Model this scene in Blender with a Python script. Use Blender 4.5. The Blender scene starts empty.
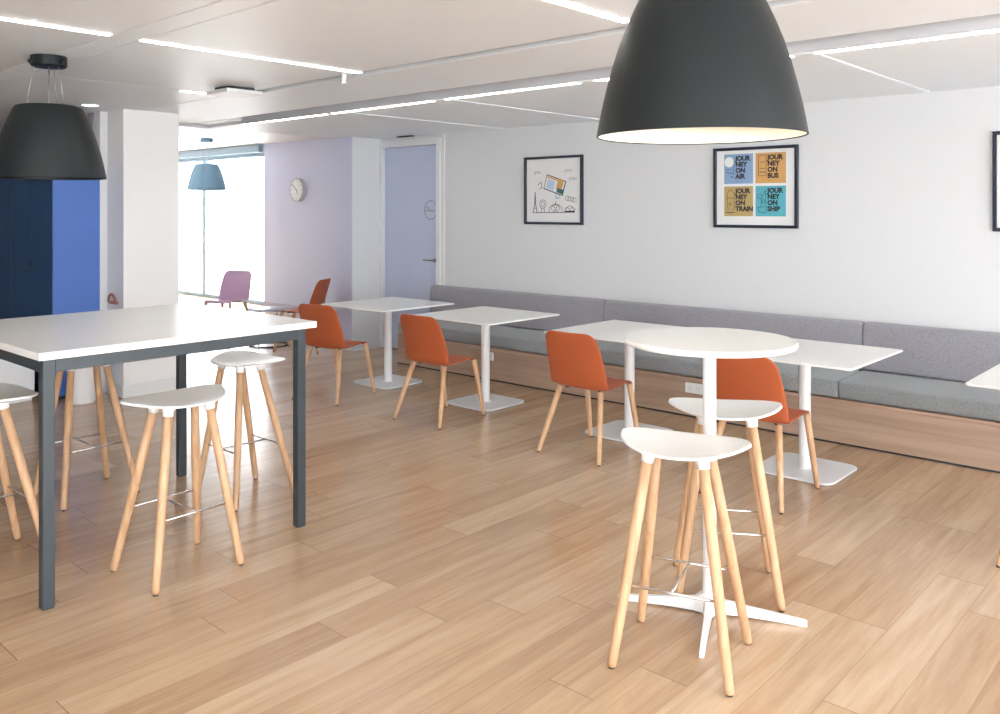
import bpy, bmesh, math, random
from mathutils import Vector, Matrix
random.seed(7)
C = bpy.context.scene.collection
R = math.radians
PI = math.pi

# ------------------------------------------------------------------ materials
def mat(name, col, rough=.5, metal=0.0, spec=.5, emit=None, es=0.0, bump=None, var=0.0, vscale=30.0, sheen=0.0, coat=0.0):
    m = bpy.data.materials.new(name); m.use_nodes = True
    nt = m.node_tree; b = nt.nodes['Principled BSDF']
    b.inputs['Base Color'].default_value = (*col, 1)
    b.inputs['Roughness'].default_value = rough
    b.inputs['Metallic'].default_value = metal
    b.inputs['Specular IOR Level'].default_value = spec
    b.inputs['Sheen Weight'].default_value = sheen
    b.inputs['Coat Weight'].default_value = coat
    if emit:
        b.inputs['Emission Color'].default_value = (*emit, 1)
        b.inputs['Emission Strength'].default_value = es
    if var or bump:
        tc = nt.nodes.new('ShaderNodeTexCoord')
        n = nt.nodes.new('ShaderNodeTexNoise'); n.inputs['Scale'].default_value = vscale
        n.inputs['Detail'].default_value = 4
        nt.links.new(tc.outputs['Object'], n.inputs['Vector'])
        if var:
            mx = nt.nodes.new('ShaderNodeMix'); mx.data_type = 'RGBA'
            mx.inputs['A'].default_value = (*[c*(1-var) for c in col], 1)
            mx.inputs['B'].default_value = (*[min(1, c*(1+var)) for c in col], 1)
            nt.links.new(n.outputs['Fac'], mx.inputs['Factor'])
            nt.links.new(mx.outputs['Result'], b.inputs['Base Color'])
        if bump:
            bp = nt.nodes.new('ShaderNodeBump'); bp.inputs['Strength'].default_value = bump
            bp.inputs['Distance'].default_value = .002
            nt.links.new(n.outputs['Fac'], bp.inputs['Height'])
            nt.links.new(bp.outputs['Normal'], b.inputs['Normal'])
    return m

def wood_mat(name, c1, c2, axis='Z', rough=.45, scale=1.0):
    m = bpy.data.materials.new(name); m.use_nodes = True
    nt = m.node_tree; b = nt.nodes['Principled BSDF']; L = nt.links
    tc = nt.nodes.new('ShaderNodeTexCoord'); mp = nt.nodes.new('ShaderNodeMapping')
    s = {'X': (.6, 14, 14), 'Y': (14, .6, 14), 'Z': (14, 14, .8)}[axis]
    mp.inputs['Scale'].default_value = [q*scale for q in s]
    L.new(tc.outputs['Object'], mp.inputs['Vector'])
    n = nt.nodes.new('ShaderNodeTexNoise'); n.inputs['Scale'].default_value = 3; n.inputs['Detail'].default_value = 6
    n.inputs['Distortion'].default_value = .6
    L.new(mp.outputs['Vector'], n.inputs['Vector'])
    cr = nt.nodes.new('ShaderNodeValToRGB')
    cr.color_ramp.elements[0].position = .3; cr.color_ramp.elements[0].color = (*c1, 1)
    cr.color_ramp.elements[1].position = .7; cr.color_ramp.elements[1].color = (*c2, 1)
    L.new(n.outputs['Fac'], cr.inputs['Fac']); L.new(cr.outputs['Color'], b.inputs['Base Color'])
    b.inputs['Roughness'].default_value = rough
    return m

def floor_mat():
    m = bpy.data.materials.new('oak_planks'); m.use_nodes = True
    nt = m.node_tree; b = nt.nodes['Principled BSDF']; L = nt.links; N = nt.nodes.new
    def math_(op, a, bb=None):
        n = N('ShaderNodeMath'); n.operation = op
        for i, v in enumerate((a, bb)):
            if v is None: continue
            if isinstance(v, (int, float)): n.inputs[i].default_value = v
            else: L.new(v, n.inputs[i])
        return n.outputs[0]
    geo = N('ShaderNodeNewGeometry'); sp = N('ShaderNodeSeparateXYZ'); L.new(geo.outputs['Position'], sp.inputs[0])
    x, y = sp.outputs['X'], sp.outputs['Y']
    xs = math_('DIVIDE', math_('ADD', x, 40.0-.0), .187)
    row = math_('FLOOR', xs); fx = math_('FRACT', xs)
    wn = N('ShaderNodeTexWhiteNoise'); wn.noise_dimensions = '1D'; L.new(row, wn.inputs['W'])
    ys = math_('ADD', math_('DIVIDE', y, 1.32), math_('MULTIPLY', wn.outputs['Value'], 7.0))
    col = math_('FLOOR', ys); fy = math_('FRACT', ys)
    cb = N('ShaderNodeCombineXYZ'); L.new(row, cb.inputs[0]); L.new(col, cb.inputs[1])
    wn2 = N('ShaderNodeTexWhiteNoise'); wn2.noise_dimensions = '3D'; L.new(cb.outputs[0], wn2.inputs['Vector'])
    pid = wn2.outputs['Value']
    # grain
    gx = math_('MULTIPLY', x, 1.0)
    cg = N('ShaderNodeCombineXYZ'); L.new(math_('MULTIPLY', x, 16.0), cg.inputs[0]); L.new(math_('MULTIPLY', y, 1.1), cg.inputs[1]); L.new(math_('MULTIPLY', pid, 37.0), cg.inputs[2])
    n1 = N('ShaderNodeTexNoise'); n1.inputs['Scale'].default_value = 1.0; n1.inputs['Detail'].default_value = 7; n1.inputs['Roughness'].default_value = .62; n1.inputs['Distortion'].default_value = .9
    L.new(cg.outputs[0], n1.inputs['Vector'])
    cg2 = N('ShaderNodeCombineXYZ'); L.new(math_('MULTIPLY', x, 90.0), cg2.inputs[0]); L.new(math_('MULTIPLY', y, 5.0), cg2.inputs[1]); L.new(pid, cg2.inputs[2])
    n2 = N('ShaderNodeTexNoise'); n2.inputs['Scale'].default_value = 1.0; n2.inputs['Detail'].default_value = 4
    L.new(cg2.outputs[0], n2.inputs['Vector'])
    n3 = N('ShaderNodeTexNoise'); n3.inputs['Scale'].default_value = 1.3; n3.inputs['Detail'].default_value = 2
    L.new(cg.outputs[0], n3.inputs['Vector'])
    f = math_('ADD', math_('MULTIPLY', n1.outputs['Fac'], .62), math_('ADD', math_('MULTIPLY', pid, .20), math_('MULTIPLY', n2.outputs['Fac'], .20)))
    cr = N('ShaderNodeValToRGB'); e = cr.color_ramp.elements
    e[0].position = .24; e[0].color = FLOOR[0]
    e[1].position = .80; e[1].color = FLOOR[2]
    k = e.new(.52); k.color = FLOOR[1]
    L.new(f, cr.inputs['Fac'])
    # seams
    sx = math_('LESS_THAN', math_('MINIMUM', fx, math_('SUBTRACT', 1.0, fx)), .007)
    sy = math_('LESS_THAN', math_('MINIMUM', fy, math_('SUBTRACT', 1.0, fy)), .0013)
    seam = math_('MAXIMUM', math_('MULTIPLY', sx, .45), math_('MULTIPLY', sy, .8))
    mx = N('ShaderNodeMix'); mx.data_type = 'RGBA'; L.new(seam, mx.inputs['Factor'])
    L.new(cr.outputs['Color'], mx.inputs['A']); mx.inputs['B'].default_value = (.20, .11, .06, 1)
    L.new(mx.outputs['Result'], b.inputs['Base Color'])
    r = math_('ADD', math_('MULTIPLY', n1.outputs['Fac'], .14), .14)
    L.new(r, b.inputs['Roughness'])
    bp = N('ShaderNodeBump'); bp.inputs['Strength'].default_value = .12; bp.inputs['Distance'].default_value = .001
    L.new(math_('SUBTRACT', n1.outputs['Fac'], seam), bp.inputs['Height']); L.new(bp.outputs['Normal'], b.inputs['Normal'])
    return m
FLOOR = [(.36, .215, .125, 1), (.525, .362, .225, 1), (.66, .50, .345, 1)]

def fabric(name, col):
    m = bpy.data.materials.new(name); m.use_nodes = True
    nt = m.node_tree; b = nt.nodes['Principled BSDF']; L = nt.links; N = nt.nodes.new
    tc = N('ShaderNodeTexCoord')
    n = N('ShaderNodeTexNoise'); n.inputs['Scale'].default_value = 260; n.inputs['Detail'].default_value = 2
    mp = N('ShaderNodeMapping'); mp.inputs['Scale'].default_value = (1, 1, .35)
    L.new(tc.outputs['Object'], mp.inputs['Vector']); L.new(mp.outputs['Vector'], n.inputs['Vector'])
    n2 = N('ShaderNodeTexNoise'); n2.inputs['Scale'].default_value = 90; n2.inputs['Detail'].default_value = 2
    L.new(tc.outputs['Object'], n2.inputs['Vector'])
    mm = N('ShaderNodeMath'); mm.operation = 'ADD'; L.new(n.outputs['Fac'], mm.inputs[0]); L.new(n2.outputs['Fac'], mm.inputs[1])
    cr = N('ShaderNodeValToRGB'); e = cr.color_ramp.elements
    e[0].position = .7; e[0].color = (*[c*.78 for c in col], 1); e[1].position = 1.3 if False else 1.0; e[1].color = (*[c*1.12 for c in col], 1)
    L.new(mm.outputs[0], cr.inputs['Fac']); L.new(cr.outputs['Color'], b.inputs['Base Color'])
    b.inputs['Roughness'].default_value = .95; b.inputs['Sheen Weight'].default_value = .3
    bp = N('ShaderNodeBump'); bp.inputs['Strength'].default_value = .3; bp.inputs['Distance'].default_value = .001
    L.new(n.outputs['Fac'], bp.inputs['Height']); L.new(bp.outputs['Normal'], b.inputs['Normal'])
    return m

M = dict(
    wall=mat('wall_paint', (.67, .685, .695), .7, bump=.15, var=.015, vscale=60),
    ceil=mat('ceiling_panel', (.87, .91, .945), .47, bump=.05, var=.015, vscale=6),
    soffit=mat('soffit_panel', (.60, .61, .64), .55, var=.01, vscale=6),
    column=mat('column_paint', (.84, .84, .84), .6, bump=.1, var=.01, vscale=60),
    trim=mat('white_trim', (.74, .75, .76), .45, var=.01),
    lilac_post=mat('grey_metal_post', (.42, .41, .50), .35, metal=.4, var=.02),
    lilac_wall=mat('lilac_wall_paint', (.55, .57, .72), .6, var=.02, vscale=3),
    door=mat('lilac_door_leaf', (.50, .55, .72), .4, var=.03, vscale=2),
    floor=floor_mat(),
    whitetop=mat('white_laminate', (.85, .85, .83), .28, var=.01, vscale=10),
    whitemetal=mat('white_powder_coat', (.82, .82, .83), .38, var=.01),
    whiteplastic=mat('white_plastic', (.84, .84, .83), .35, var=.01),
    tubing=mat('charcoal_steel', (.032, .045, .055), .42, spec=.6, var=.08),
    chrome=mat('chrome_rod', (.75, .75, .76), .18, metal=1, var=.02),
    shellm=mat('orange_plastic', (.44, .10, .035), .45, var=.04, vscale=20),
    lilac=mat('flare_tinted_orange_plastic', (.62, .40, .58), .45, var=.05, vscale=8),  # orange chair plastic; lens flare tint is painted into this colour
    leg=wood_mat('beech_legs', (.50, .29, .155), (.68, .44, .26)),
    plinth=wood_mat('oak_veneer', (.37, .25, .18), (.50, .36, .27), 'X', .5, .5),
    ledge=wood_mat('oak_edge', (.42, .27, .20), (.55, .38, .29), 'X', .5),
    fab=fabric('grey_wool_seat', (.26, .28, .29)),
    fabb=fabric('grey_wool_back', (.27, .265, .295)),
    shade=mat('charcoal_shade', (.013, .017, .019), .45, spec=.28, var=.12, vscale=5, ),
    shadein=mat('white_shade_inside', (.74, .71, .60), .6, var=.01),
    hazeshade=mat('haze_tinted_shade', (.27, .48, .66), .5, var=.05, vscale=5),  # far lamp shade, with the window haze mixed into its base colour
    bulb=mat('lamp_diffuser', (.72, .70, .58), .5, emit=(1, .95, .78), es=.22, var=.01),
    led=mat('led_diffuser', (.9, .9, .9), .5, emit=(1, .99, .96), es=9, var=.01),
    wire=mat('steel_wire', (.55, .55, .53), .35, metal=.8, var=.02),
    frame=mat('black_picture_frame', (.012, .018, .035), .35, var=.1),
    paper=mat('white_paper', (.78, .79, .79), .35, var=.01, coat=.3),
    ink=mat('black_ink', (.03, .03, .035), .7, var=.1),
    p_blue=mat('print_blue', (.17, .40, .52), .5, var=.05),
    p_periwinkle=mat('print_periwinkle', (.24, .37, .56), .5, var=.06),
    p_orange=mat('print_orange', (.62, .36, .13), .5, var=.05),
    p_ochre=mat('print_ochre', (.46, .34, .14), .5, var=.05),
    p_teal=mat('print_teal', (.10, .42, .50), .5, var=.05),
    p_green=mat('print_dark_green', (.02, .15, .15), .5, var=.1),
    p_pale=mat('print_pale_blue', (.45, .58, .72), .5, var=.1),
    navy=mat('blue_lacquer_shaded', (.016, .07, .19), .45, var=.1, vscale=3),  # locker finish on the doors, darkened to paint in their shade
    blue=mat('blue_lacquer_lit', (.07, .17, .52), .45, var=.06, vscale=3),  # same locker finish on the end panel, brightened to paint in daylight
    dark=mat('dark_gap', (.02, .02, .025), .7, var=.1),
    steel=mat('brushed_steel', (.25, .25, .27), .35, metal=.8, var=.05),
    hook=mat('copper_brown', (.38, .15, .09), .5, var=.1),
    blind=mat('blind_fabric', (.30, .40, .48), .7, var=.03),
    vent=mat('black_vent', (.03, .03, .03), .6, var=.1),
    ground=mat('pale_terrace', (.80, .80, .79), .8, var=.05, vscale=2),
)
def glass():
    m = bpy.data.materials.new('window_glass'); m.use_nodes = True
    nt = m.node_tree; nt.nodes.remove(nt.nodes['Principled BSDF']); o = nt.nodes['Material Output']
    t = nt.nodes.new('ShaderNodeBsdfTransparent'); g = nt.nodes.new('ShaderNodeBsdfGlossy'); g.inputs['Roughness'].default_value = .02
    x = nt.nodes.new('ShaderNodeMixShader'); x.inputs[0].default_value = .04; nt.links.new(t.outputs[0], x.inputs[1]); nt.links.new(g.outputs[0], x.inputs[2])
    nt.links.new(x.outputs[0], o.inputs['Surface']); return m
M['glass'] = glass()

# ------------------------------------------------------------------ builders
def link(name, bm, m, parent=None, smooth=False, loc=None):
    me = bpy.data.meshes.new(name); bmesh.ops.recalc_face_normals(bm, faces=bm.faces[:]); bm.to_mesh(me); bm.free()
    ms = m if isinstance(m, (list, tuple)) else [m]
    for q in ms: me.materials.append(q)
    if smooth:
        for p in me.polygons: p.use_smooth = True
    o = bpy.data.objects.new(name, me); C.objects.link(o)
    if parent: o.parent = parent
    if loc: o.location = loc
    return o

def sharp(o, ang=35):
    me = o.data
    bm = bmesh.new(); bm.from_mesh(me)
    for e in bm.edges:
        if len(e.link_faces) == 2 and e.calc_face_angle(0) > R(ang): e.smooth = False
    for f in bm.faces: f.smooth = True
    bm.to_mesh(me); bm.free(); return o

def box(bm, x0, x1, y0, y1, z0, z1, bev=0, seg=2, mi=0):
    x0, x1 = min(x0, x1), max(x0, x1); y0, y1 = min(y0, y1), max(y0, y1); z0, z1 = min(z0, z1), max(z0, z1)
    t = bmesh.new(); bmesh.ops.create_cube(t, size=1)
    for v in t.verts:
        v.co = Vector(((x0+x1)/2+v.co.x*(x1-x0), (y0+y1)/2+v.co.y*(y1-y0), (z0+z1)/2+v.co.z*(z1-z0)))
    if bev: bmesh.ops.bevel(t, geom=t.edges[:], offset=bev, segments=seg, affect='EDGES', profile=.5)
    merge(bm, t, mi)

def merge(bm, t, mi=0, mtx=None):
    mp = {}
    for v in t.verts: mp[v] = bm.verts.new(mtx @ v.co if mtx else v.co)
    for f in t.faces:
        try: g = bm.faces.new([mp[v] for v in f.verts]); g.material_index = mi
        except ValueError: pass
    t.free()

def tube(bm, pts, rad, n=12, cap=True, mi=0):
    pts = [Vector(p) for p in pts]
    rs = rad if isinstance(rad, (list, tuple)) else [rad]*len(pts)
    rings = []
    up = None
    for i, p in enumerate(pts):
        d = (pts[min(i+1, len(pts)-1)]-pts[max(i-1, 0)]).normalized()
        if up is None:
            up = Vector((0, 0, 1)) if abs(d.z) < .9 else Vector((1, 0, 0))
        a = d.cross(up).normalized(); b = a.cross(d).normalized(); up = b
        rings.append([bm.verts.new(p+(a*math.cos(2*PI*k/n)+b*math.sin(2*PI*k/n))*rs[i]) for k in range(n)])
    for i in range(len(rings)-1):
        for k in range(n):
            f = bm.faces.new((rings[i][k], rings[i][(k+1) % n], rings[i+1][(k+1) % n], rings[i+1][k])); f.material_index = mi
    if cap:
        for r in (rings[0], rings[-1]):
            f = bm.faces.new(r); f.material_index = mi

def lathe(bm, prof, n=48, cx=0, cy=0, mi=0, close=False):
    rings = []
    for r, z in prof:
        if r < 1e-5: rings.append([bm.verts.new((cx, cy, z))])
        else: rings.append([bm.verts.new((cx+r*math.cos(2*PI*k/n), cy+r*math.sin(2*PI*k/n), z)) for k in range(n)])
    seq = list(zip(rings, rings[1:]))
    if close: seq.append((rings[-1], rings[0]))
    for a, b in seq:
        for k in range(n):
            q = []
            q.append(a[k % len(a)]);
            if len(a) > 1: q.append(a[(k+1) % n])
            if len(b) > 1: q.append(b[(k+1) % n])
            q.append(b[k % len(b)])
            if len(set(q)) > 2:
                f = bm.faces.new(q); f.material_index = mi

def rrect(bm, hx, hy, r, z0, z1, bev=.003, cx=0, cy=0, n=8):
    t = bmesh.new(); vs = []
    for sx, sy, a0 in ((1, 1, 0), (-1, 1, 90), (-1, -1, 180), (1, -1, 270)):
        for k in range(n+1):
            a = R(a0+90*k/n)
            vs.append(t.verts.new((cx+sx*(hx-r)+r*math.cos(a), cy+sy*(hy-r)+r*math.sin(a), z0)))
    f = t.faces.new(vs)
    g = bmesh.ops.extrude_face_region(t, geom=[f])
    for v in g['geom']:
        if isinstance(v, bmesh.types.BMVert): v.co.z = z1
    bmesh.ops.recalc_face_normals(t, faces=t.faces[:])
    if bev:
        ed = [e for e in t.edges if abs(e.verts[0].co.z-e.verts[1].co.z) < 1e-6]
        bmesh.ops.bevel(t, geom=ed, offset=bev, segments=2, affect='EDGES')
    merge(bm, t)

def B(): return bmesh.new()
def mk(name, m, parent=None, smooth=False, **k):
    """one box object"""
    bm = B(); box(bm, *k['b'], bev=k.get('bev', 0), seg=k.get('seg', 2)); return link(name, bm, m, parent, smooth)

def thing(name, label, cat, loc=(0, 0, 0), rz=0, group=None):
    o = bpy.data.objects.new(name, None); C.objects.link(o); o.empty_display_size = .1
    o.location = loc; o.rotation_euler = (0, 0, rz); tag(o, label, cat, group); return o
def tag(o, label=None, cat=None, group=None, kind=None):
    if label: o['label'] = label
    if cat: o['category'] = cat
    if group: o['group'] = group
    if kind: o['kind'] = kind
    return o
def struct(name, bm, m, parent=None, smooth=False):
    o = link(name, bm, m, parent, smooth)
    if not parent: o['kind'] = 'structure'
    return o
def dup(root, loc, rz, label):
    r = root.copy(); C.objects.link(r); r.location = loc; r.rotation_euler = (0, 0, rz); r['label'] = label
    for ch in root.children:
        c = ch.copy(); C.objects.link(c); c.parent = r
        for g in ch.children:
            d = g.copy(); C.objects.link(d); d.parent = c
    return r

# ------------------------------------------------------------------ room shell
XR, XL, YB, YW, YF = 4.0, -17.0, -4.2, 6.53, 8.1
ZN, ZW, ZB, ZR, ZH = 2.49, 2.458, 2.455, 2.60, 2.74
b = B(); box(b, XL-.2, XR+.2, YB-.2, YF+.4, -.12, 0); struct('floor', b, M['floor'])

# ceiling : metal panels with fine open joints
b = B()
g = .004
def panel(x0, x1, y0, y1, z, h=.02): box(b, x0+g, x1-g, y0+g, y1-g, z, z+h, bev=.0025, seg=1)
xs = [XL, -10.0, -5.88, XR]
for i in range(3):
    for y0, y1 in ((YB, -1.4), (-1.4, 1.85), (1.85, 2.0), (2.0, 3.40)): panel(xs[i], xs[i+1], y0, y1, ZN)
panel(XL, -8.1, 3.40, 3.76, ZN)
bx = [-8.1, XR]
panel(-8.1, -5.75, 3.402, 4.29, ZN, .03); panel(-5.75, XR, 3.50, 4.29, ZN, .03)
panel(-8.1, -7.43, 4.29, 4.46, ZN-.004, .03)
strips = [(-8.1, -6.0), (-6.0, -5.86), (-5.86, -4.74), (-4.74, -4.60), (-4.60, -3.34), (-3.34, -3.20), (-3.20, -1.94), (-1.94, -1.80), (-1.80, -.54), (-.54, -.40), (-.40, .86), (.86, 1.0), (1.0, XR)]
for i, (x0, x1) in enumerate(strips): panel(x0, x1, 4.46, YW+.05, ZW-(.006 if i % 2 else 0), .05)
struct('ceiling', b, M['ceil'])
b = B(); box(b, XL-.2, XR+.2, YB-.2, 3.76, ZN+.03, ZN+.15); box(b, -8.1, XR+.2, 3.76, YW+.2, 2.61, 2.75); box(b, -8.1, XR+.2, 3.402, 4.28, ZN+.04, ZN+.12)
struct('ceiling', b, M['dark'])
b = B(); box(b, -7.43, XR, 4.29, 4.46, ZR, ZR+.008); box(b, -7.43, XR, 4.456, 4.463, ZW+.004, ZR+.008); box(b, -7.43, XR, 4.28, 4.29, ZN+.02, ZR+.008)
box(b, -7.44, -7.43, 4.28, 4.456, ZN+.02, ZR+.008)
box(b, -8.1, XR, 3.39, 3.51, ZN+.03, ZN+.036)
struct('ceiling', b, M['soffit'])
b = B(); box(b, XL-.2, -8.1, 3.76, YF+.3, ZH, ZH+.1); box(b, -8.13, -8.1, 3.4, YF, ZW, ZH); struct('ceiling', b, M['trim'])

# walls
b = B(); box(b, -6.80, XR+.2, YW, YW+.15, 0, 2.62); box(b, -7.88, -6.80, YW, YW+.15, 2.385, 2.62)
box(b, -7.88, -6.78, YW+.08, YW+.15, 0, 2.40); box(b, -7.88, -7.84, YW, YW+.15, 0, 2.385); struct('wall_right', b, M['wall'])
b = B(); box(b, -8.1, -7.83, 6.11, YF, 0, 2.62, bev=.004); struct('wall_right', b, M['wall'])
b = B(); box(b, -12.65, -8.1, 8.0, 8.2, 0, ZH+.02); struct('wall_far', b, M['lilac_wall'])
b = B(); box(b, -8.098, -7.834, 6.104, 6.109, .092, 2.60); struct('wall_far', b, M['lilac_wall'])
b = B(); box(b, XL-.2, XL, YB-.2, YF+.3, 0, 2.8); struct('wall_left', b, M['wall'])
b = B(); box(b, XL, -7.92, 3.64, 3.76, 0, 2.62); struct('wall_left', b, M['wall'])
# column
b = B(); box(b, -7.66, -7.335, 3.26, 3.765, 0, 2.50, bev=.006); struct('wall_left', b, M['column'])
b = B(); box(b, -7.675, -7.325, 3.25, 3.775, 0, .11, bev=.003); struct('baseboard_left', b, M['trim'])
b = B(); box(b, -7.79, -7.665, 3.20, 3.28, 0, 2.50, bev=.004); struct('trim_1', b, M['trim'])
b = B(); box(b, -7.90, -7.795, 3.19, 3.30, 0, 2.50, bev=.004); box(b, -10.5, -7.9, 3.56, 3.63, 2.40, 2.49, bev=.004); struct('trim_2', b, M['lilac_post'])
b = B(); box(b, -8.11, -7.818, 6.098, 6.12, 0, .09); box(b, -7.829, -7.815, 6.11, 6.53, 0, .09); struct('baseboard_right', b, M['trim'])
b = B(); box(b, -12.65, -8.1, 7.985, 8.0, 0, .08); struct('baseboard_far', b, M['lilac_post'])
b = B(); box(b, -6.80, -6.74, 6.518, 6.545, 0, 2.455, bev=.003); struct('trim_3', b, M['trim'])

# rear (behind camera) facade with windows and right side facade
def facade(name, horizontal, a0, a1, pos, z0, z1, step, sill=.12):
    """solid frame + mullions + panes; horizontal=True runs along X at Y=pos"""
    w = bpy.data.objects.new(name, None); C.objects.link(w); w['kind'] = 'structure'
    def bb(bm, s0, s1, t0, t1, zz0, zz1, **k):
        if horizontal: box(bm, s0, s1, pos+t0, pos+t1, zz0, zz1, **k)
        else: box(bm, pos+t0, pos+t1, s0, s1, zz0, zz1, **k)
    f = B(); mw = .03 if sill > .1 else .055; bb(f, a0, a1, -.05, .05, z0, z0+sill); bb(f, a0, a1, -.05, .05, z1-.08, z1)
    n = max(1, round((a1-a0)/step))
    for i in range(n+1):
        s = a0+(a1-a0)*i/n; bb(f, s-mw, s+mw, -.045, .045, z0+sill, z1-.08, bev=.004, seg=1)
    link('window_frame', f, M['trim'] if sill > .1 else M['blind'], w)
    for i in range(n):
        p = B(); bb(p, a0+(a1-a0)*i/n+.03, a0+(a1-a0)*(i+1)/n-.03, -.004, .004, z0+sill, z1-.08); link('window_pane', p, M['glass'], w)
    return w
b = B(); box(b, XL-.2, XR+.2, YB-.15, YB, 0, .25); box(b, XL-.2, XR+.2, YB-.15, YB, 2.38, 2.62)
box(b, XL, -1.2, YB-.15, YB, .25, 2.38); struct('wall_back', b, M['wall'])
facade('window_1', True, -1.2, XR, YB-.07, .25, 2.38, 1.3)
b = B(); box(b, XR, XR+.15, YB, YF, 0, .1); box(b, XR, XR+.15, YB, YF, 2.46, 2.62); box(b, XR, XR+.15, 5.4, YF, .1, 2.46); struct('wall_side', b, M['wall'])
facade('window_2', False, YB, 5.4, XR+.07, .1, 2.46, 1.3)
# far bright facade
w = facade('window_3', True, -16.9, -12.68, 8.12, 0, 2.62, 2.1, .06)
b = B(); box(b, -17, -12.65, 8.0, 8.14, 2.62, 2.74); struct('trim_4', b, M['blind'])
bl = B(); box(bl, -16.9, -12.70, 7.93, 8.0, 2.60, 2.735, bev=.01); tag(link('roller_blind', bl, M['blind']), 'rolled-up pale blue blind cassette running along the top of the bright window', 'blind')
# side facade at the far left end, also glazed
b = B(); box(b, -40, -5, 8.4, 30, -.3, -.12); tag(struct('floor', b, M['ground']))

# door in the right-hand wall
d = bpy.data.objects.new('door_1', None); C.objects.link(d); d['kind'] = 'structure'
f = B(); box(f, -7.835, -7.775, 6.505, 6.60, 0, 2.42, bev=.003); box(f, -6.86, -6.80, 6.505, 6.60, 0, 2.42, bev=.003); box(f, -7.775, -6.86, 6.505, 6.60, 2.35, 2.42, bev=.003)
link('door_frame', f, M['trim'], d)
f = B(); box(f, -7.77, -6.865, 6.545, 6.585, .008, 2.345, bev=.002); lf = link('door_leaf', f, M['door'], d)
f = B(); tube(f, [(-6.91, 6.545, 1.06), (-6.91, 6.50, 1.06), (-6.925, 6.495, 1.06), (-7.05, 6.495, 1.06)], .009, 10); tube(f, [(-6.91, 6.546, 1.06), (-6.91, 6.538, 1.06)], .026, 20)
hd = link('door_handle', f, M['steel'], d, True)
def ring_mesh(bm, cx, cz, y, r, t, n=40, plane='XZ'):
    a = [bm.verts.new((cx+(r)*math.cos(2*PI*k/n), y, cz+r*math.sin(2*PI*k/n))) for k in range(n)]
    c = [bm.verts.new((cx+(r-t)*math.cos(2*PI*k/n), y, cz+(r-t)*math.sin(2*PI*k/n))) for k in range(n)]
    for k in range(n): bm.faces.new((a[k], a[(k+1) % n], c[(k+1) % n], c[k]))
# text helper -> mesh
def text_bm(bm, s, x, z, size, y, offset=.0, align='LEFT'):
    cu = bpy.data.curves.new('t', 'FONT'); cu.body = s; cu.size = size; cu.offset = offset; cu.align_x = align; cu.resolution_u = 3
    o = bpy.data.objects.new('t', cu); C.objects.link(o)
    dg = bpy.context.evaluated_depsgraph_get(); dg.update(); me = bpy.data.meshes.new_from_object(o.evaluated_get(dg))
    t = bmesh.new(); t.from_mesh(me)
    merge(bm, t, 0, Matrix.Translation((x, y, z)) @ Matrix.Rotation(PI/2, 4, 'X'))
    bpy.data.objects.remove(o); bpy.data.curves.remove(cu); bpy.data.meshes.remove(me)
def line(bm, pts, y, w=.003):
    for (x0, z0), (x1, z1) in zip(pts, pts[1:]):
        dx, dz = x1-x0, z1-z0; L_ = math.hypot(dx, dz) or 1; nx, nz = -dz/L_*w/2, dx/L_*w/2
        bm.faces.new([bm.verts.new((x0+nx, y, z0+nz)), bm.verts.new((x1+nx, y, z1+nz)), bm.verts.new((x1-nx, y, z1-nz)), bm.verts.new((x0-nx, y, z0-nz))])
f = B(); cx = -6.983; ring_mesh(f, cx, 1.62, 6.5435, .108, .009)
text_bm(f, 'THE', cx-.088, 1.633, .036, 6.5435, .0008)
for k in range(7): line(f, [(cx-.088+k*.023, 1.60), (cx-.088+k*.023, 1.623)], 6.5435, .007); line(f, [(cx-.088+k*.023, 1.612+(k % 3-1)*.009), (cx-.072+k*.023, 1.612+(k % 2)*.009)], 6.5435, .005)
link('door_sign', f, M['steel'], d)

# ------------------------------------------------------------------ ceiling fittings
LG = 'linear ceiling lights'
def led(x0, x1, y0, y1, z, label):
    t = thing('linear_light', label, 'ceiling light', ((x0+x1)/2, (y0+y1)/2, z))
    cx_, cy_ = (x0+x1)/2, (y0+y1)/2
    f = B(); box(f, x0-cx_-.004, x1-cx_+.004, y0-cy_-.004, y1-cy_+.004, -.004, .002); link('light_housing', f, M['trim'], t)
    f = B(); box(f, x0-cx_, x1-cx_, y0-cy_, y1-cy_, -.007, -.003); link('light_diffuser', f, M['led'], t)
led(-4.285, -4.245, .55, 1.83, ZN, 'slim ceiling light strip cut by the upper left photo edge, left of the long one')
led(-4.295, -4.255, 1.99, 3.395, ZN, 'long slim ceiling light strip above the tall square table, ending near the beam')
led(-2.225, -2.185, 2.03, 3.30, ZN, 'slim ceiling light strip running up behind the large near pendant lamp')
led(-5.90, -5.86, 3.03, 3.39, ZN, 'short thin light strip just left of the square ceiling box')
led(-7.42, -6.12, 4.466, 4.508, ZW, 'leftmost of the thin light strips along the ceiling recess')
led(-6.02, -4.76, 4.466, 4.508, ZW, 'second from left of the thin light strips along the ceiling recess')
led(-4.625, -3.37, 4.466, 4.508, ZW, 'third from left of the light strips along the recess, just left of the large pendant')
led(-3.24, -1.93, 4.466, 4.508, ZW, 'recess light strip whose end peeps out on the left behind the large pendant')
led(-1.807, -.45, 4.466, 4.508, ZW, 'light strip in the recess at the right, beside the large pendant')
# round downlight
t = thing('downlight', 'small round downlight in the ceiling behind the left pendant lamp', 'ceiling light', (-7.26, 2.95, ZN))
f = B(); lathe(f, [(.075, 0), (.08, -.004), (.062, -.006), (.062, 0)], 32); link('downlight_rim', f, M['trim'], t, True)
f = B(); lathe(f, [(0, -.003), (.061, -.003)], 32); link('downlight_lens', f, M['led'], t)
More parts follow.
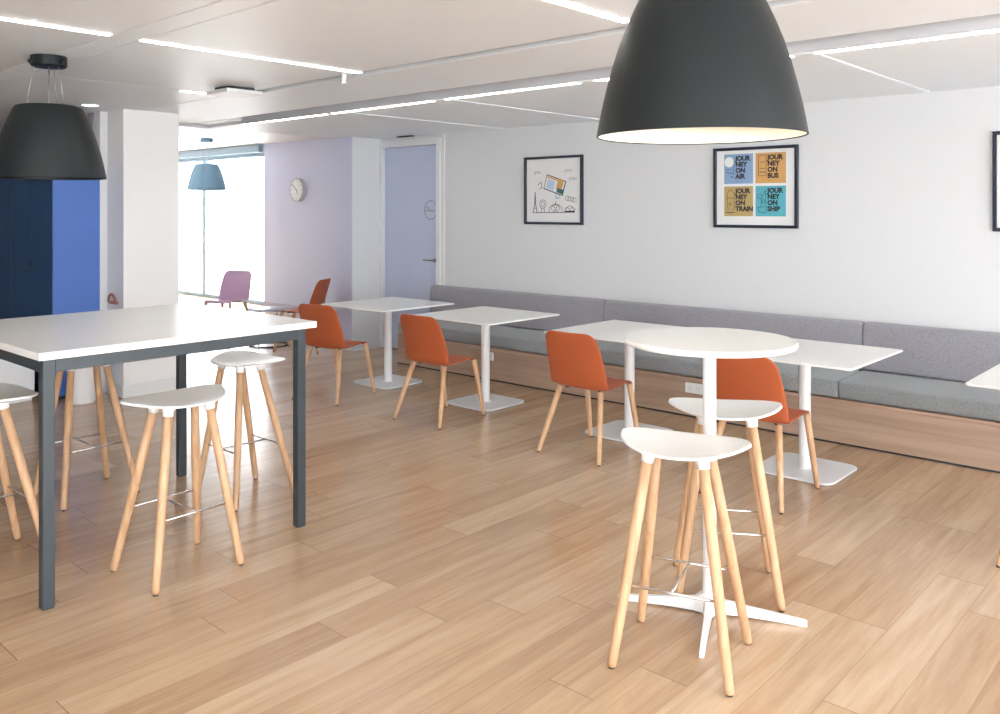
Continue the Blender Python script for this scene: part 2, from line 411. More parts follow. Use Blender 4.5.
# ceiling box (access point / detector)
t = thing('ceiling_box', 'square white box fixed under the ceiling with a dark gap above it', 'ceiling unit', (-5.50, 3.24, ZN), 0)
f = B(); box(f, -.10, .10, -.10, .10, -.022, 0, bev=.003); link('ceiling_box_mount', f, M['vent'], t)
f = B(); box(f, -.145, .145, -.145, .145, -.05, -.022, bev=.008); link('ceiling_box_cover', f, M['trim'], t)
def sm(name, label, cat, x, y, z, r, h, m='trim'):
    f = B(); lathe(f, [(0, z-h), (r*.55, z-h), (r*.95, z-h*.5), (r, z), (0, z)], 32)
    tag(link(name, f, M[m], None, True), label, cat)
sm('smoke_detector', 'small round white smoke detector between the third recess light and the wall', 'detector', -3.954, 5.147, ZW, .055, .03)
sm('smoke_detector', 'white round detector on the ceiling in front of the lilac clock wall', 'detector', -7.40, 5.53, ZW, .075, .045)
f = B(); tube(f, [(-4.40, 3.365, ZN-.0), (-4.40, 3.365, ZN-.055)], [.018, .012], 12); tube(f, [(-4.40, 3.365, ZN-.055), (-4.40, 3.365, ZN-.062)], .02, 16)
tag(link('sprinkler_head', f, M['trim'], None, True), 'tiny white sprinkler head beside the end of the long ceiling light strip', 'sprinkler')
f = B(); box(f, -7.40, -7.16, 6.40, 6.46, ZW-.012, ZW, bev=.003); tag(link('ceiling_vent', f, M['vent']), 'small black slot vent in the ceiling just above the lilac door', 'vent')

# ------------------------------------------------------------------ pendant lamps
def pendant(label, x, y, zb, zc, mshade, lit=True):
    t = thing('pendant_lamp', label, 'pendant lamp', (x, y, zb))
    prof = [(.297, 0), (.290, .04), (.281, .085), (.268, .14), (.252, .20), (.233, .26), (.212, .315), (.190, .365), (.177, .392), (.170, .402), (.150, .408), (.04, .411), (.0, .411)]
    inn = [(0, .401), (.15, .399), (.168, .390), (.226, .26), (.246, .20), (.275, .085), (.291, .002)]
    f = B(); lathe(f, prof, 72); lathe(f, inn, 72, mi=1)
    # rim joining outer and inner
    lathe(f, [(.291, .002), (.294, -.001), (.297, 0)], 72)
    s = link('lamp_shade', f, [mshade, M['shadein'] if lit else mshade], t); sharp(s, 50)
    f = B(); lathe(f, [(0, .055), (.262, .055), (.262, .063), (0, .063)], 48); link('lamp_diffuser', f, M['bulb'] if lit else M['tubing'], t)
    H_ = zc-zb
    f = B(); lathe(f, [(0, H_-.062), (.085, H_-.062), (.093, H_-.055), (.093, H_-.002), (0, H_-.002)], 40)
    link('lamp_canopy', f, mshade if mshade is M['shade'] else mshade, t); sharp(t.children[-1], 40)
    f = B(); tube(f, [(0, 0, .40), (0, 0, .43), (0, 0, H_-.06)], [.010, .0035, .0035], 10); link('lamp_cord', f, M['wire'], t, True)
    for a in (20, 140, 260):
        f = B(); tube(f, [(.115*math.cos(R(a)), .115*math.sin(R(a)), .405), (.075*math.cos(R(a)), .075*math.sin(R(a)), H_-.05)], .0018, 6); link('lamp_wire', f, M['wire'], t, True)
        f = B(); aa = R(a); tube(f, [(.088*math.cos(aa), .088*math.sin(aa), H_-.05), (.104*math.cos(aa), .104*math.sin(aa), H_-.03)], .009, 8); link('canopy_clip', f, mshade, t)
    return t
pendant('large near charcoal pendant lamp hanging over the round high table', -1.228, 2.212, 1.832, ZN, M['shade'])
pendant('charcoal bell pendant lamp hanging over the tall square table at left', -5.135, 1.86, 1.80, ZN, M['shade'], False)
pendant('small pendant lamp, window haze painted pale blue into its shade, hanging far off before the bright window', -12.4, 6.82, 1.934, ZH, M['hazeshade'], False)
for (x, y, z) in ((-1.228, 2.212, 1.875),):
    l = bpy.data.lights.new('lamp_bulb', 'AREA'); l.shape = 'DISK'; l.size = .45; l.energy = 1.6; l.color = (1, .93, .8)
    o = bpy.data.objects.new('lamp_bulb', l); C.objects.link(o); o.location = (x, y, z)

# ------------------------------------------------------------------ framed pictures
def frame_thing(x0, x1, z0, z1, label):
    t = thing('framed_picture', label, 'picture', ((x0+x1)/2, YW, z0)); hx = (x1-x0)/2; h = z1-z0; w_ = .024
    f = B(); box(f, -hx, hx, -.032, -.001, 0, w_, bev=.002, seg=1); box(f, -hx, hx, -.032, -.001, h-w_, h, bev=.002, seg=1)
    box(f, -hx, -hx+w_, -.032, -.001, w_, h-w_, bev=.002, seg=1); box(f, hx-w_, hx, -.032, -.001, w_, h-w_, bev=.002, seg=1); link('picture_frame', f, M['frame'], t)
    f = B(); box(f, -hx+w_, hx-w_, -.012, -.002, w_, h-w_); link('mount_board', f, M['paper'], t)
    return t, hx, h
t, hx, h = frame_thing(-5.574, -4.851, 1.478, 2.146, 'black-framed line drawing of a tilted phone above a small city skyline')
Y1 = -.0135
f = B()
def circ(bm, cx, cz, r, y, w=.003, a0=0, a1=360, n=16): line(bm, [(cx+r*math.cos(R(a0+(a1-a0)*k/n)), cz+r*math.sin(R(a0+(a1-a0)*k/n))) for k in range(n+1)], y, w)
line(f, [(-.26, .115), (.26, .12)], Y1, .006)
line(f, [(-.255, .12), (-.235, .20), (-.228, .32), (-.222, .20), (-.205, .12)], Y1, .008); line(f, [(-.245, .16), (-.212, .16)], Y1, .006); line(f, [(-.24, .21), (-.22, .21)], Y1, .006)
circ(f, -.13, .20, .042, Y1, .005); line(f, [(-.15, .12), (-.145, .17)], Y1, .005); line(f, [(-.11, .12), (-.115, .17)], Y1, .005); circ(f, -.13, .20, .022, Y1, .005)
circ(f, .03, .14, .055, Y1, .006, 0, 180); circ(f, .03, .18, .02, Y1, .006); line(f, [(-.05, .12), (-.05, .165), (0, .20)], Y1, .005); line(f, [(.11, .12), (.11, .165), (.06, .20)], Y1, .005)
line(f, [(.03, .20), (.03, .225)], Y1, .007)
for i in range(5): line(f, [(.0+i*.015, .12), (.0+i*.015, .15)], Y1, .005)
for (cx, r) in ((.17, .03), (.205, .045), (.24, .03)): circ(f, cx, .135, r, Y1, .005, 0, 180)
line(f, [(.14, .125), (.265, .128)], Y1, .016)
for cx, cz in ((-.20, .50), (.185, .51), (.24, .43)):
    for k in range(3): circ(f, cx-.028+k*.028, cz, .018+.006*(k == 1), Y1, .003, 0, 200, 8)
for k in range(4): circ(f, .17+k*.03, .255-k*.006, .022, Y1, .004, 0, 360, 10)
line(f, [(-.19, .39), (-.15, .42), (-.14, .36), (-.17, .35)], Y1, .006)
link('line_drawing', f, M['ink'], t)
def tilt(bm, cx, cz, hw, hh, ang, y):
    a = R(ang); p = [(-hw, -hh), (hw, -hh), (hw, hh), (-hw, hh)]
    bm.faces.new([bm.verts.new((cx+px*math.cos(a)-pz*math.sin(a), y, cz+px*math.sin(a)+pz*math.cos(a))) for px, pz in p])
f = B(); tilt(f, 0.02, .385, .125, .075, -17, Y1-.0002); link('phone_outline', f, M['ink'], t)
f = B(); tilt(f, 0.018, .386, .116, .066, -17, Y1-.0006); link('phone_body', f, M['paper'], t)
f = B(); tilt(f, .085, .39, .036, .055, -17, Y1-.001); tilt(f, .01, .445, .085, .008, -17, Y1-.001); link('phone_orange_patch', f, M['p_orange'], t)
f = B(); tilt(f, .085, .325, .04, .022, -17, Y1-.0014); link('phone_green_patch', f, M['p_green'], t)
f = B(); tilt(f, -.03, .39, .045, .045, -17, Y1-.001); circ(f, .055, .28, .025, Y1, .02); link('phone_blue_patch', f, M['p_pale'], t)

t, hx, h = frame_thing(-3.483, -2.759, 1.474, 2.134, 'black-framed print of four blue and ochre squares with journey lettering')
q = .255; ox = -.27; oz = .095; gp = .022
cells = [(0, 1, 'p_periwinkle', 'AIR'), (1, 1, 'p_orange', 'BUS'), (0, 0, 'p_ochre', 'TRAIN'), (1, 0, 'p_teal', 'SHIP')]
for i, j, mm, word in cells:
    x0 = ox+i*(q+gp); z0 = oz+j*(q-.01+gp)
    f = B(); f.faces.new([f.verts.new(p) for p in ((x0, Y1, z0), (x0+q, Y1, z0), (x0+q, Y1, z0+q-.01), (x0, Y1, z0+q-.01))])
    tl = link('poster_square', f, M[mm], t)
    f = B(); yy = Y1-.0008
    for k, s in enumerate(('JOUR', 'NEY', 'ON', word)): text_bm(f, s, x0+.102, z0+q-.065-k*.049, .053, yy, .0030)
    text_bm(f, '~', x0+.11, z0+.012, .03, yy)
    X, Z = x0+.055, z0+.12
    if word == 'AIR':
        line(f, [(X-.04, Z-.02), (X+.03, Z-.04), (X+.035, Z+.08)], yy, .004); line(f, [(X-.045, Z), (X+.02, Z+.0)], yy, .003); line(f, [(X, Z-.06), (X+.03, Z-.065)], yy, .006)
    elif word == 'BUS':
        line(f, [(X-.03, Z-.06), (X-.03, Z+.1), (X+.035, Z+.11), (X+.035, Z-.06), (X-.03, Z-.06)], yy, .004); line(f, [(X-.02, Z), (X+.03, Z)], yy, .004); line(f, [(X-.02, Z+.05), (X+.03, Z+.05)], yy, .004); line(f, [(X-.02, Z-.03), (X+.03, Z-.03)], yy, .006)
    elif word == 'TRAIN':
        line(f, [(X-.02, Z-.07), (X-.03, Z+.07), (X, Z+.1), (X+.035, Z+.07), (X+.035, Z-.07)], yy, .004); line(f, [(X-.03, Z+.03), (X+.03, Z+.03)], yy, .004); circ(f, X, Z-.02, .01, yy, .004, n=8); line(f, [(X-.04, Z-.09), (X+.04, Z-.09)], yy, .006)
    else:
        line(f, [(X-.04, Z-.05), (X-.02, Z-.09), (X+.03, Z-.09), (X+.04, Z-.04), (X-.04, Z-.05)], yy, .004); line(f, [(X-.01, Z-.04), (X, Z+.04), (X+.03, Z+.09), (X+.035, Z-.03)], yy, .004); circ(f, X-.02, Z+.04, .02, yy, .003, n=8); circ(f, X+.012, Z, .014, yy, .004, n=8)
    link('lettering', f, M['ink'], tl)
    if word == 'AIR':
        f = B(); n = 24; f.faces.new([f.verts.new((x0+.045+.042*math.cos(2*PI*k/n), Y1-.0012, z0+q-.075+.042*math.sin(2*PI*k/n))) for k in range(n)]); link('white_disc', f, M['paper'], tl)
t, hx, h = frame_thing(-1.408, -.686, 1.476, 2.15, 'framed picture cut off by the right edge of the photo')
f = B(); f.faces.new([f.verts.new(p) for p in ((-.27, Y1, .09), (.27, Y1, .09), (.27, Y1, .58), (-.27, Y1, .58))]); link('print_sheet', f, M['p_pale'], t)

# wall clock
t = thing('wall_clock', 'round white wall clock on the lilac wall near the bright window', 'clock', (-11.60, 8.0, 1.942))
def disc_y(bm, r, y0, y1, n=40, ri=0):
    a = [bm.verts.new((r*math.cos(2*PI*k/n), y0, r*math.sin(2*PI*k/n))) for k in range(n)]
    c = [bm.verts.new((r*math.cos(2*PI*k/n), y1, r*math.sin(2*PI*k/n))) for k in range(n)]
    for k in range(n): bm.faces.new((a[k], a[(k+1) % n], c[(k+1) % n], c[k]))
    bm.faces.new(a); bm.faces.new(c)
f = B(); disc_y(f, .185, -.07, 0); link('clock_case', f, M['trim'], t)
f = B(); ring_mesh(f, 0, 0, -.0715, .185, .012)
for k in range(12):
    a = k*PI/6; line(f, [(.135*math.sin(a), .135*math.cos(a)), (.16*math.sin(a), .16*math.cos(a))], -.0715, .014)
link('clock_dial', f, M['steel'], t)
f = B(); line(f, [(.01, -.01), (-.12, .10)], -.073, .012); link('minute_hand', f, M['ink'], t)
f = B(); line(f, [(0, .01), (.03, -.07)], -.0725, .014); link('hour_hand', f, M['ink'], t)

# ------------------------------------------------------------------ banquette
BX0, BX1 = -6.86, 2.37
t = thing('banquette_bench', 'long grey upholstered bench with oak plinth along the white wall', 'bench', (0, 0, 0))
PF = 5.95
f = B(); box(f, BX0, BX1, PF, 6.50, .0, .285, bev=.002, seg=1); link('plinth', f, M['plinth'], t)
f = B(); box(f, BX0-.0, BX1, PF-.012, 6.50, .287, .31, bev=.003); link('ledge', f, M['ledge'], t)
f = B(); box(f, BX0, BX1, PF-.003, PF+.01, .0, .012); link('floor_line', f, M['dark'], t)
def cushion(name, x0, x1, prof, m, r=.025):
    """extrude a closed YZ profile along X, pillowed at the ends"""
    f = B(); n = len(prof); cy = sum(p[0] for p in prof)/n; cz = sum(p[1] for p in prof)/n
    st = [(x0, .0), (x0+.004, .35), (x0+.012, .72), (x0+.024, 1)]
    st = [(x0+.000, 1-.018/.1), (x0+.006, 1-.06), (x0+.018, 1), ((x0+x1)/2, 1), (x1-.018, 1), (x1-.006, 1-.06), (x1, 1-.018/.1)]
    rings = []
    for x, s in st:
        ring = []
        for y, z in prof:
            dy, dz = y-cy, z-cz; l = math.hypot(dy, dz); inset = (1-s)*.07
            ring.append(f.verts.new((x, y-dy/l*inset, z-dz/l*inset)))
        rings.append(ring)
    for a, b_ in zip(rings, rings[1:]):
        for k in range(n): f.faces.new((a[k], a[(k+1) % n], b_[(k+1) % n], b_[k]))
    f.faces.new(rings[0]); f.faces.new(rings[-1])
    o = link(name, f, m, t); sharp(o, 60); return o
def rprof(pts, r=.02, n=4):
    out = []
    for i, p in enumerate(pts):
        p = Vector(p); a = Vector(pts[i-1]); c = Vector(pts[(i+1) % len(pts)])
        da = (a-p).normalized(); dc = (c-p).normalized()
        for k in range(n+1):
            u = k/n; q0 = p+da*r; q1 = p+dc*r
            out.append(tuple((1-u)**2*q0+2*u*(1-u)*p+u*u*q1))
    return out
seat_p = rprof([(PF-.004, .315), (PF-.012, .435), (6.42, .448), (6.44, .315)], .026)
back_p = rprof([(6.395, .452), (6.42, .785), (6.50, .800), (6.52, .452)], .022)
cuts = [BX0+.0, -4.54, -2.235, .07, BX1]
for a, c in zip(cuts, cuts[1:]):
    cushion('seat_cushion', a+.004, c-.004, seat_p, M['fab'])
    cushion('backrest', a+.004, c-.004, back_p, M['fabb'])
# outlets on the plinth
for x0, x1, lb in ((-3.425, -3.262, 'white double socket on the oak bench plinth behind the round table column'), (-5.62, -5.475, 'white socket on the bench plinth beside the second dining table column')):
    s = thing('wall_socket', lb, 'socket', ((x0+x1)/2, PF, .19)); hw = (x1-x0)/2
    f = B(); box(f, -hw, hw, -.014, 0, 0, .08, bev=.004); link('socket_plate', f, M['whiteplastic'], s)
    for sx in (-.035, .035):
        f = B(); tube(f, [(sx, -.0145, .04), (sx, -.0165, .04)], .024, 20); o = link('socket_insert', f, M['paper'], s)

# ------------------------------------------------------------------ dining tables
TZ = .743
def dining_table(x, y, label, first=None):
    if first: return dup(first, (x, y, 0), 0, label)
    t = thing('dining_table', label, 'table', (x, y, 0), 0, 'square white pedestal tables along the bench')
    f = B(); rrect(f, .448, .448, .022, TZ-.012, TZ, .003); link('table_top', f, M['whitetop'], t)
    f = B(); rrect(f, .2, .2, .02, TZ-.018, TZ-.0125, .001); lathe(f, [(0, TZ-.02), (.06, TZ-.03), (.037, TZ-.04)], 24); link('top_plate', f, M['whitemetal'], t)
    f = B(); lathe(f, [(.0365, .016), (.0365, .75-.03)], 32); lathe(f, [(.05, .0155), (.0495, .020), (.0365, .024)], 32); link('column', f, M['whitemetal'], t, True)
    f = B(); rrect(f, .255, .255, .085, .003, .015, .003); link('base_plate', f, M['whitemetal'], t)
    f = B(); rrect(f, .245, .245, .075, .0, .003, 0); link('base_pad', f, M['dark'], t)
    return t
TY = 5.225
t0 = dining_table(-6.16, TY, 'square white dining table farthest left, in front of the lilac door')
dining_table(-4.905, TY, 'second square white dining table from the left, with its orange chair to the left', t0)
dining_table(-3.47, TY, 'square white dining table partly hidden behind the left of the round high table', t0)
dining_table(-2.17, TY, 'square white dining table to the right of the round high table', t0)
dining_table(-.715, TY, 'square white dining table cut off by the right edge of the photo', t0)

# ------------------------------------------------------------------ dining chairs
def chair_shell(name, m, parent):
    # (y, z, halfwidth, wing height (normal offset at the edges))
    prof = [(.218, .436, .190, .000), (.206, .455, .194, .002), (.16, .463, .200, .004), (.08, .459, .207, .006), (0, .451, .213, .008), (-.08, .444, .220, .010), (-.14, .441, .226, .014),
            (-.166, .455, .231, .022), (-.186, .49, .233, .032), (-.203, .545, .232, .038), (-.219, .61, .228, .036), (-.237, .68, .222, .030), (-.254, .745, .215, .024), (-.267, .795, .207, .018), (-.273, .824, .200, .016)]
    N_ = 20; f = B(); grid = []
    P = [(Vector((0, y, z)), w, c) for y, z, w, c in prof]
    fine = []
    for i in range(len(P)-1):
        for k in range(2): fine.append((P[i][0].lerp(P[i+1][0], k/2), P[i][1]+(P[i+1][1]-P[i][1])*k/2, P[i][2]+(P[i+1][2]-P[i][2])*k/2))
    fine.append(P[-1]); n = len(fine)
    # arc length for corner rounding
    s = [0]
    for i in range(1, n): s.append(s[-1]+(fine[i][0]-fine[i-1][0]).length)
    T = s[-1]
    for i, (p, w, c) in enumerate(fine):
        tg = (fine[min(i+1, n-1)][0]-fine[max(i-1, 0)][0]).normalized(); nn = Vector((0, -tg.z, tg.y))
        if nn.z < 0 and nn.y < 0: nn = -nn
        nn = Vector((0, tg.z, -tg.y)); nn = -nn if (nn.z < -.2 or (abs(nn.z) < .6 and nn.y < 0)) else nn
        row = []
        for j in range(N_+1):
            u = -1+2*j/N_
            off = c*(abs(u)**2.6)
            pp = p + nn*off; x = w*u
            row.append([x, pp.y, pp.z])
        grid.append(row)
    # round the top and front corners: pull end rows' outer verts back along profile
    def rc(rows, rad):
        # rows ordered from the end inward; move outer vertices inwards along profile
        for j in range(N_+1):
            x = abs(rows[0][j][0]); w = abs(rows[0][-1][0]); dx = x-(w-rad)
            if dx <= 0: continue
            dx = min(dx, rad); dep = rad-math.sqrt(max(0, rad*rad-dx*dx))
            # total length to remap over first K rows
            K = 6
            src = [Vector(r[j]) for r in rows[:K+1]]
            L_ = [0]
            for a in range(1, K+1): L_.append(L_[-1]+(src[a]-src[a-1]).length)
            tot = L_[-1]
            for a in range(K+1):
                tgt = dep+(tot-dep)*(L_[a]/tot)
                for q_ in range(K):
                    if L_[q_] <= tgt+1e-9 <= L_[q_+1]+2e-9:
                        u = (tgt-L_[q_])/max(1e-9, (L_[q_+1]-L_[q_])); v = src[q_].lerp(src[q_+1], min(1, u)); break
                else: v = src[-1]
                rows[a][j] = [v.x, v.y, v.z]
    rc(grid[::-1], .06); rc(grid, .045)
    vs = [[f.verts.new(p) for p in row] for row in grid]
    for i in range(n-1):
        for j in range(N_): f.faces.new((vs[i][j], vs[i][j+1], vs[i+1][j+1], vs[i+1][j]))
    o = link(name, f, m, parent, True)
    md = o.modifiers.new('thick', 'SOLIDIFY'); md.thickness = .009; md.offset = 0
    md = o.modifiers.new('sub', 'SUBSURF'); md.levels = 1; md.render_levels = 1
    return o
def make_chair(label, shellmat, x, y, rz):
    t = thing('dining_chair', label, 'chair', (x, y, 0), rz, 'moulded shell chairs with beech legs')
    chair_shell('seat_shell', shellmat, t)
    for sx in (-1, 1):
        for (fy, fx, ty, tx) in ((-.27, .245, -.135, .165), (.27, .205, .185, .178)):
            f = B(); a = Vector((sx*fx, fy, .006)); c = Vector((sx*tx, ty, .447 if ty > 0 else .432))
            tube(f, [a, a.lerp(c, .04), a.lerp(c, .5), c], [.0125, .0148, .0185, .0200], 14); lg = link('leg', f, M['leg'], t, True)
            f = B(); tube(f, [(a.x, a.y, 0), (a.x, a.y, .008)], .010, 12); link('foot_glide', f, M['vent'], lg)
    f = B(); tube(f, [(-.14, -.11, .428), (-.05, 0, .436), (.14, .14, .446)], .006, 8); tube(f, [(.14, -.11, .428), (.05, 0, .436), (-.14, .14, .446)], .006, 8); link('seat_frame', f, M['vent'], t, True)
    return t
c0 = make_chair('orange shell chair at the second square table, fully in view, mid-left', M['shellm'], -4.815, 4.623, R(2))
dup(c0, (-6.043, 4.536, 0), R(12), 'orange shell chair at the farthest-left square table, its side behind the tall table corner')
dup(c0, (-3.408, 4.680, 0), R(.5), 'orange shell chair at the third square table, just left of the round high table')
dup(c0, (-2.18, 4.651, 0), R(-2), 'orange shell chair seen behind the white high stools and round table column')
dup(c0, (-.68, 4.655, 0), R(0), 'orange shell chair only just showing at the right edge of the photo')
dup(c0, (-8.34, 5.80, 0), R(122), 'brownish orange chair turned sideways beside the low round wire table')
make_chair('orange shell chair, lilac lens flare tint painted into its colour, standing alone against the bright window', M['lilac'], -10.0, 5.78, R(205))

# ------------------------------------------------------------------ high stools
def seat_mesh(parent):
    f = B(); NU, NV = 28, 10; vs = []
    a = .237
    def edge(u):
        # u in -1..1 ; v- = rounded back edge, v+ = flatter front edge
        k = max(0, 1-abs(u)**2.5)
        back = -.190*k**.62; front = .178*k**.62
        return back, front
    for i in range(NU+1):
        u = -math.cos(PI*i/NU); x = a*u; b0, b1 = edge(u); row = []
        for j in range(NV+1):
            y = b0+(b1-b0)*j/NV + .045*abs(u)**2
            z = .766+.022*abs(u)**2.2 + .018*((j/NV-.5)*2)**2*(1-abs(u)**2) - .012*(1-abs(u)**2)
            
            row.append(f.verts.new((x, y, z)))
        vs.append(row)
    for i in range(NU):
        for j in range(NV): f.faces.new((vs[i][j], vs[i+1][j], vs[i+1][j+1], vs[i][j+1]))
    bmesh.ops.remove_doubles(f, verts=f.verts[:], dist=.0004)
    o = link('seat', f, M['whiteplastic'], parent, True)
    md = o.modifiers.new('thick', 'SOLIDIFY'); md.thickness = .012; md.offset = -1
    md = o.modifiers.new('sub', 'SUBSURF'); md.levels = 1; md.render_levels = 1
    return o
def make_stool(label, x, y, rz):
    t = thing('bar_stool', label, 'stool', (x, y, 0), rz, 'white crescent-seat high stools with beech legs')
    seat_mesh(t)
    feet = []
    for sx in (-1, 1):
        for sy in (-1, 1):
            a = Vector((sx*.205, sy*.188, .006)); c = Vector((sx*.098, sy*.062-.035, .738)); feet.append((a, c))
            f = B(); tube(f, [a, a.lerp(c, .02), a.lerp(c, .6), a.lerp(c, .985)], [.0145, .0165, .0205, .0190], 16); lg = link('leg', f, M['leg'], t, True)
            f = B(); tube(f, [(a.x, a.y, 0), (a.x, a.y, .008)], .011, 12); link('foot_glide', f, M['vent'], lg)
            d_ = (c-a).normalized(); f = B(); tube(f, [c-d_*.020, c-d_*.002, c+d_*.014], [.0225, .0235, .030], 18); link('leg_socket', f, M['whiteplastic'], t, True)
    def at(sx, sy, z):
        a = Vector((sx*.205, sy*.188, .006)); c = Vector((sx*.098, sy*.062-.035, .738)); return a.lerp(c, (z-.006)/.736)
    for sy, z in ((-1, .29), (1, .29)):
        f = B(); tube(f, [at(-1, sy, z), at(1, sy, z)], .0048, 10); link('footrest_rod', f, M['chrome'], t, True)
    p = (at(-1, -1, .29)+at(1, -1, .29))/2; q_ = (at(-1, 1, .29)+at(1, 1, .29))/2
    f = B(); tube(f, [p, q_], .0048, 10); link('cross_rod', f, M['chrome'], t, True)
    return t
s0 = make_stool('nearest white high stool at the round table, in front', -1.595, 2.741, R(17))
dup(s0, (-1.745, 3.365, 0), R(32), 'white high stool half hidden behind the round table column and nearer stool')
dup(s0, (-3.675, 1.880, 0), R(92), 'white high stool in front under the near side of the tall square table')
dup(s0, (-4.34, 2.63, 0), R(0), 'white high stool at the right end of the tall square table, beside its corner leg')
dup(s0, (-5.02, 2.02, 0), R(-88), 'white high stool on the far side of the tall table, seen through its legs')
dup(s0, (-4.37, 1.325, 0), R(0), 'white high stool cut off by the left edge of the photo under the tall table')

# ------------------------------------------------------------------ tall square table
X0, X1, Yn, Yf = -4.97, -3.665, 1.29, 2.63; ZT = 1.045
cx, cy = (X0+X1)/2, (Yn+Yf)/2
t = thing('high_table', 'tall square white-topped table with charcoal steel frame at left', 'table', (cx, cy, 0))
hx, hy = (X1-X0)/2, (Yf-Yn)/2
f = B(); box(f, -hx, hx, -hy, hy, ZT-.032, ZT, bev=.0015, seg=1); link('table_top', f, M['whitetop'], t)
lx = hx-.035; ly0 = -hy+.042; ly1 = hy-.083
for sx in (-lx, lx):
    for yy in (ly0, ly1):
        f = B(); box(f, sx-.0235, sx+.0235, yy-.0235, yy+.0235, .004, ZT-.033, bev=.002, seg=1); lg = link('leg', f, M['tubing'], t)
        f = B(); box(f, sx-.02, sx+.02, yy-.02, yy+.02, 0, .005); link('foot_glide', f, M['vent'], lg)
za, zb = ZT-.085, ZT-.034
for sx in (-lx, lx):
    f = B(); box(f, sx-.0225, sx+.0225, ly0+.024, ly1-.024, za, zb, bev=.002, seg=1); link('frame_rail', f, M['tubing'], t)
for yy in (ly0, ly1):
    f = B(); box(f, -lx+.024, lx-.024, yy-.0225, yy+.0225, za, zb, bev=.002, seg=1); link('frame_rail', f, M['tubing'], t)

# ------------------------------------------------------------------ round high table
t = thing('round_high_table', 'round white high table on a white column with four-armed foot', 'table', (-1.683, 3.11, 0), R(24))
f = B(); lathe(f, [(0, 1.079), (.328, 1.079), (.335, 1.082), (.338, 1.087), (.338, 1.099), (.335, 1.103), (0, 1.104)], 96); sharp(link('table_top', f, M['whitetop'], t), 40)
f = B(); lathe(f, [(0, 1.054), (.12, 1.062), (.12, 1.078), (0, 1.0785)], 32); link('top_plate', f, M['whitemetal'], t)
f = B(); lathe(f, [(.030, .04), (.027, .14), (.0265, .30), (.0265, 1.06)], 32); link('column', f, M['whitemetal'], t, True)
f = B()
for k in range(4):
    tt = bmesh.new(); L0 = .37; secs = [(.0, .028, .004, .085), (.03, .024, .004, .078), (.06, .014, .006, .058), (.15, .0125, .008, .046), (.26, .011, .006, .034), (L0-.01, .0095, .0, .024), (L0, .009, .001, .021)]
    rings = []
    for x, hw, z0, z1 in secs: rings.append([tt.verts.new(p) for p in ((x, -hw, z0), (x, hw, z0), (x, hw*.8, z1), (x, -hw*.8, z1))])
    for a, c in zip(rings, rings[1:]):
        for i in range(4): tt.faces.new((a[i], a[(i+1) % 4], c[(i+1) % 4], c[i]))
    tt.faces.new(rings[0]); tt.faces.new(rings[-1])
    merge(f, tt, 0, Matrix.Rotation(k*PI/2, 4, 'Z'))
link('pedestal_foot', f, M['whitemetal'], t)

# ------------------------------------------------------------------ low wire table by the window
t = thing('low_wire_table', 'low round dark table on a wire ring base in front of the lilac wall', 'table', (-8.92, 5.72, 0))
f = B(); lathe(f, [(0, .425), (.25, .425), (.256, .43), (.256, .438), (.25, .442), (0, .442)], 48); sharp(link('table_top', f, M['lilac_post'], t), 40)
f = B(); n = 40; tube(f, [(.235*math.cos(2*PI*k/n), .235*math.sin(2*PI*k/n), .010) for k in range(n+1)], .009, 8, False); link('base_ring', f, M['vent'], t, True)
for k in range(4):
    a = k*PI/2+.4; f = B(); tube(f, [(.235*math.cos(a), .235*math.sin(a), .012), (.05*math.cos(a), .05*math.sin(a), .22), (.2*math.cos(a), .2*math.sin(a), .426)], .006, 8); link('wire_leg', f, M['vent'], t, True)

# ------------------------------------------------------------------ blue lockers corner, white cabinet, bin, hook
t = thing('locker_bank', 'blue lockers, shade painted on the doors and daylight on the end panel, at the far left', 'lockers', (-9.3, 2.81, 0))
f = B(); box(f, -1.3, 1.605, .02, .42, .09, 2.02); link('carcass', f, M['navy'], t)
f = B(); box(f, -1.3, 1.60, .05, .40, 0, .09); link('locker_plinth', f, M['dark'], t)
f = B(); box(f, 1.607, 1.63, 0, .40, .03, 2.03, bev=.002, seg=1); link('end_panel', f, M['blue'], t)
for i in range(6):
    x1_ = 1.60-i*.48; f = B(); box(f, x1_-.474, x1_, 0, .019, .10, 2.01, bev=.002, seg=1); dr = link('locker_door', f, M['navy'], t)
    xx = x1_-(.05 if i % 2 else .42); f = B(); tube(f, [(xx, -.012, 1.14), (xx, 0, 1.14)], .016, 14); tube(f, [(xx, -.008, 1.08), (xx, 0, 1.08)], .011, 12); link('door_knob', f, M['vent'], dr)
t = thing('low_cabinet', 'low white cabinet in front of the blue lockers, seen under the tall table', 'cabinet', (-8.1, 2.35, 0))
f = B(); box(f, -.30, .28, -.60, .37, .06, .60, bev=.004); link('cabinet_body', f, M['trim'], t)
f = B(); box(f, -.28, .27, -.58, .35, 0, .06); link('cabinet_plinth', f, M['trim'], t)
for y0 in (-.595, -.115):
    f = B(); box(f, .281, .298, y0+.002, y0+.476, .065, .595, bev=.002, seg=1); dr = link('cabinet_door', f, M['trim'], t)
    f = B(); tube(f, [(.298, y0+.24, .56), (.312, y0+.24, .56)], .009, 10); link('cabinet_knob', f, M['steel'], dr)
t = thing('waste_bin', 'white cylindrical bin standing before the blue lockers near the white column', 'bin', (-7.45, 2.96, 0))
f = B(); lathe(f, [(0, .0), (.104, .0), (.108, .008), (.110, .55), (.106, .552), (.104, .55), (.102, .02), (0, .02)], 40); sharp(link('bin_body', f, M['whitemetal'], t), 40)
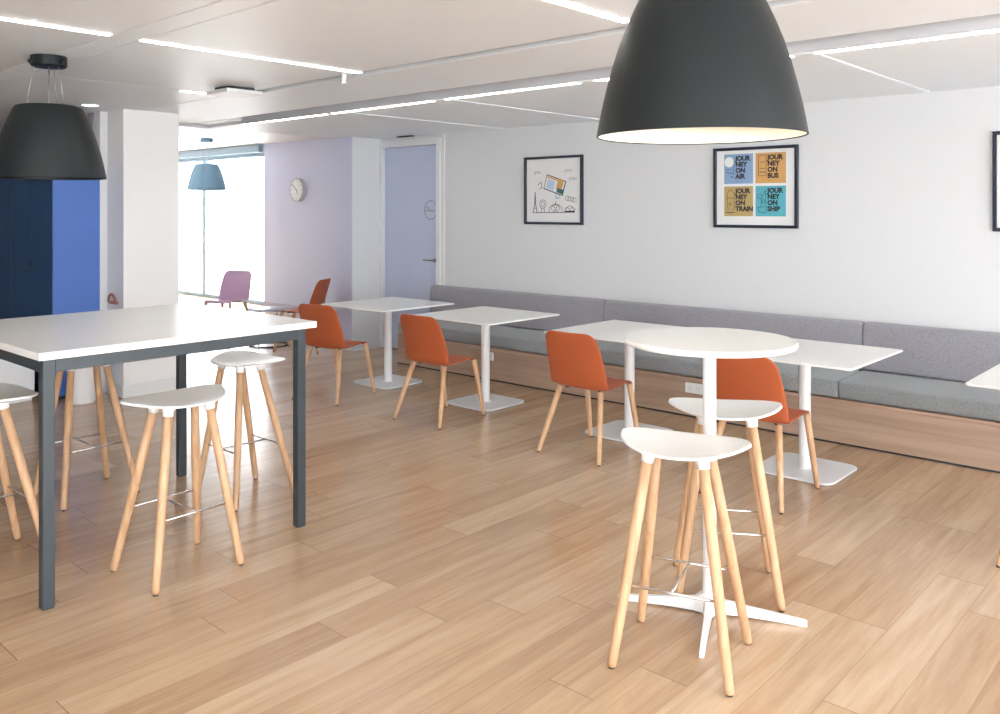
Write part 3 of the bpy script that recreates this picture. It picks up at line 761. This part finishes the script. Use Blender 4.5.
f = B(); lathe(f, [(.107, .555), (.113, .558), (.113, .57), (.085, .575), (.080, .565), (.085, .555)], 40, close=True); link('bin_rim', f, M['trim'], t, True)
t = thing('wall_hook', 'small copper brown hoop on the side of the white column', 'hook', (-7.50, 3.26, .80))
f = B(); n = 14; tube(f, [(-.0+.065*math.cos(PI*k/n), -.03, .02+.065*math.sin(PI*k/n)) for k in range(n+1)], .011, 10); link('hoop', f, M['hook'], t, True)
f = B(); box(f, -.07, .07, -.03, .0, .0, .022, bev=.004); link('hook_plate', f, M['hook'], t)

# ------------------------------------------------------------------ light, world, camera
wd = bpy.data.worlds.new('world'); bpy.context.scene.world = wd; wd.use_nodes = True
nt = wd.node_tree; bg = nt.nodes['Background']
bg.inputs['Color'].default_value = (.93, .96, 1.0, 1); bg.inputs['Strength'].default_value = 6.0
l = bpy.data.lights.new('sun', 'SUN'); l.energy = 5; l.angle = R(2); l.color = (1, .97, .92)
o = bpy.data.objects.new('sun', l); C.objects.link(o); o.rotation_euler = Vector((.25, 1.0, 1.15)).to_track_quat('Z', 'Y').to_euler()
def portal(x, y, z, sx, sy, rot):
    l = bpy.data.lights.new('window_daylight', 'AREA'); l.shape = 'RECTANGLE'; l.size = sx; l.size_y = sy
    l.cycles.is_portal = True
    o = bpy.data.objects.new('window_daylight', l); C.objects.link(o); o.location = (x, y, z); o.rotation_euler = rot
#portal(-2.5, YB-.2, 1.3, 13, 2.1, (R(90), 0, 0))
#portal(XR+.25, .4, 1.3, 2.1, 9.2, (0, R(90), 0))
#portal(-14.8, 8.25, 1.3, 4.2, 2.6, (R(-90), 0, 0))

cd = bpy.data.cameras.new('camera'); cam = bpy.data.objects.new('camera', cd); C.objects.link(cam)
cam.location = (0, 0, 1.62); cam.rotation_euler = (R(90), 0, R(42.22))
cd.sensor_width = 36; cd.lens = 36*853/1000; cd.shift_y = -.147; cd.clip_end = 200; cd.clip_start = .05
sc = bpy.context.scene; sc.camera = cam
sc.view_settings.view_transform = 'Standard'; sc.view_settings.look = 'None'; sc.view_settings.gamma = 1
sc.view_settings.use_curve_mapping = False; sc.view_settings.exposure = 0.93
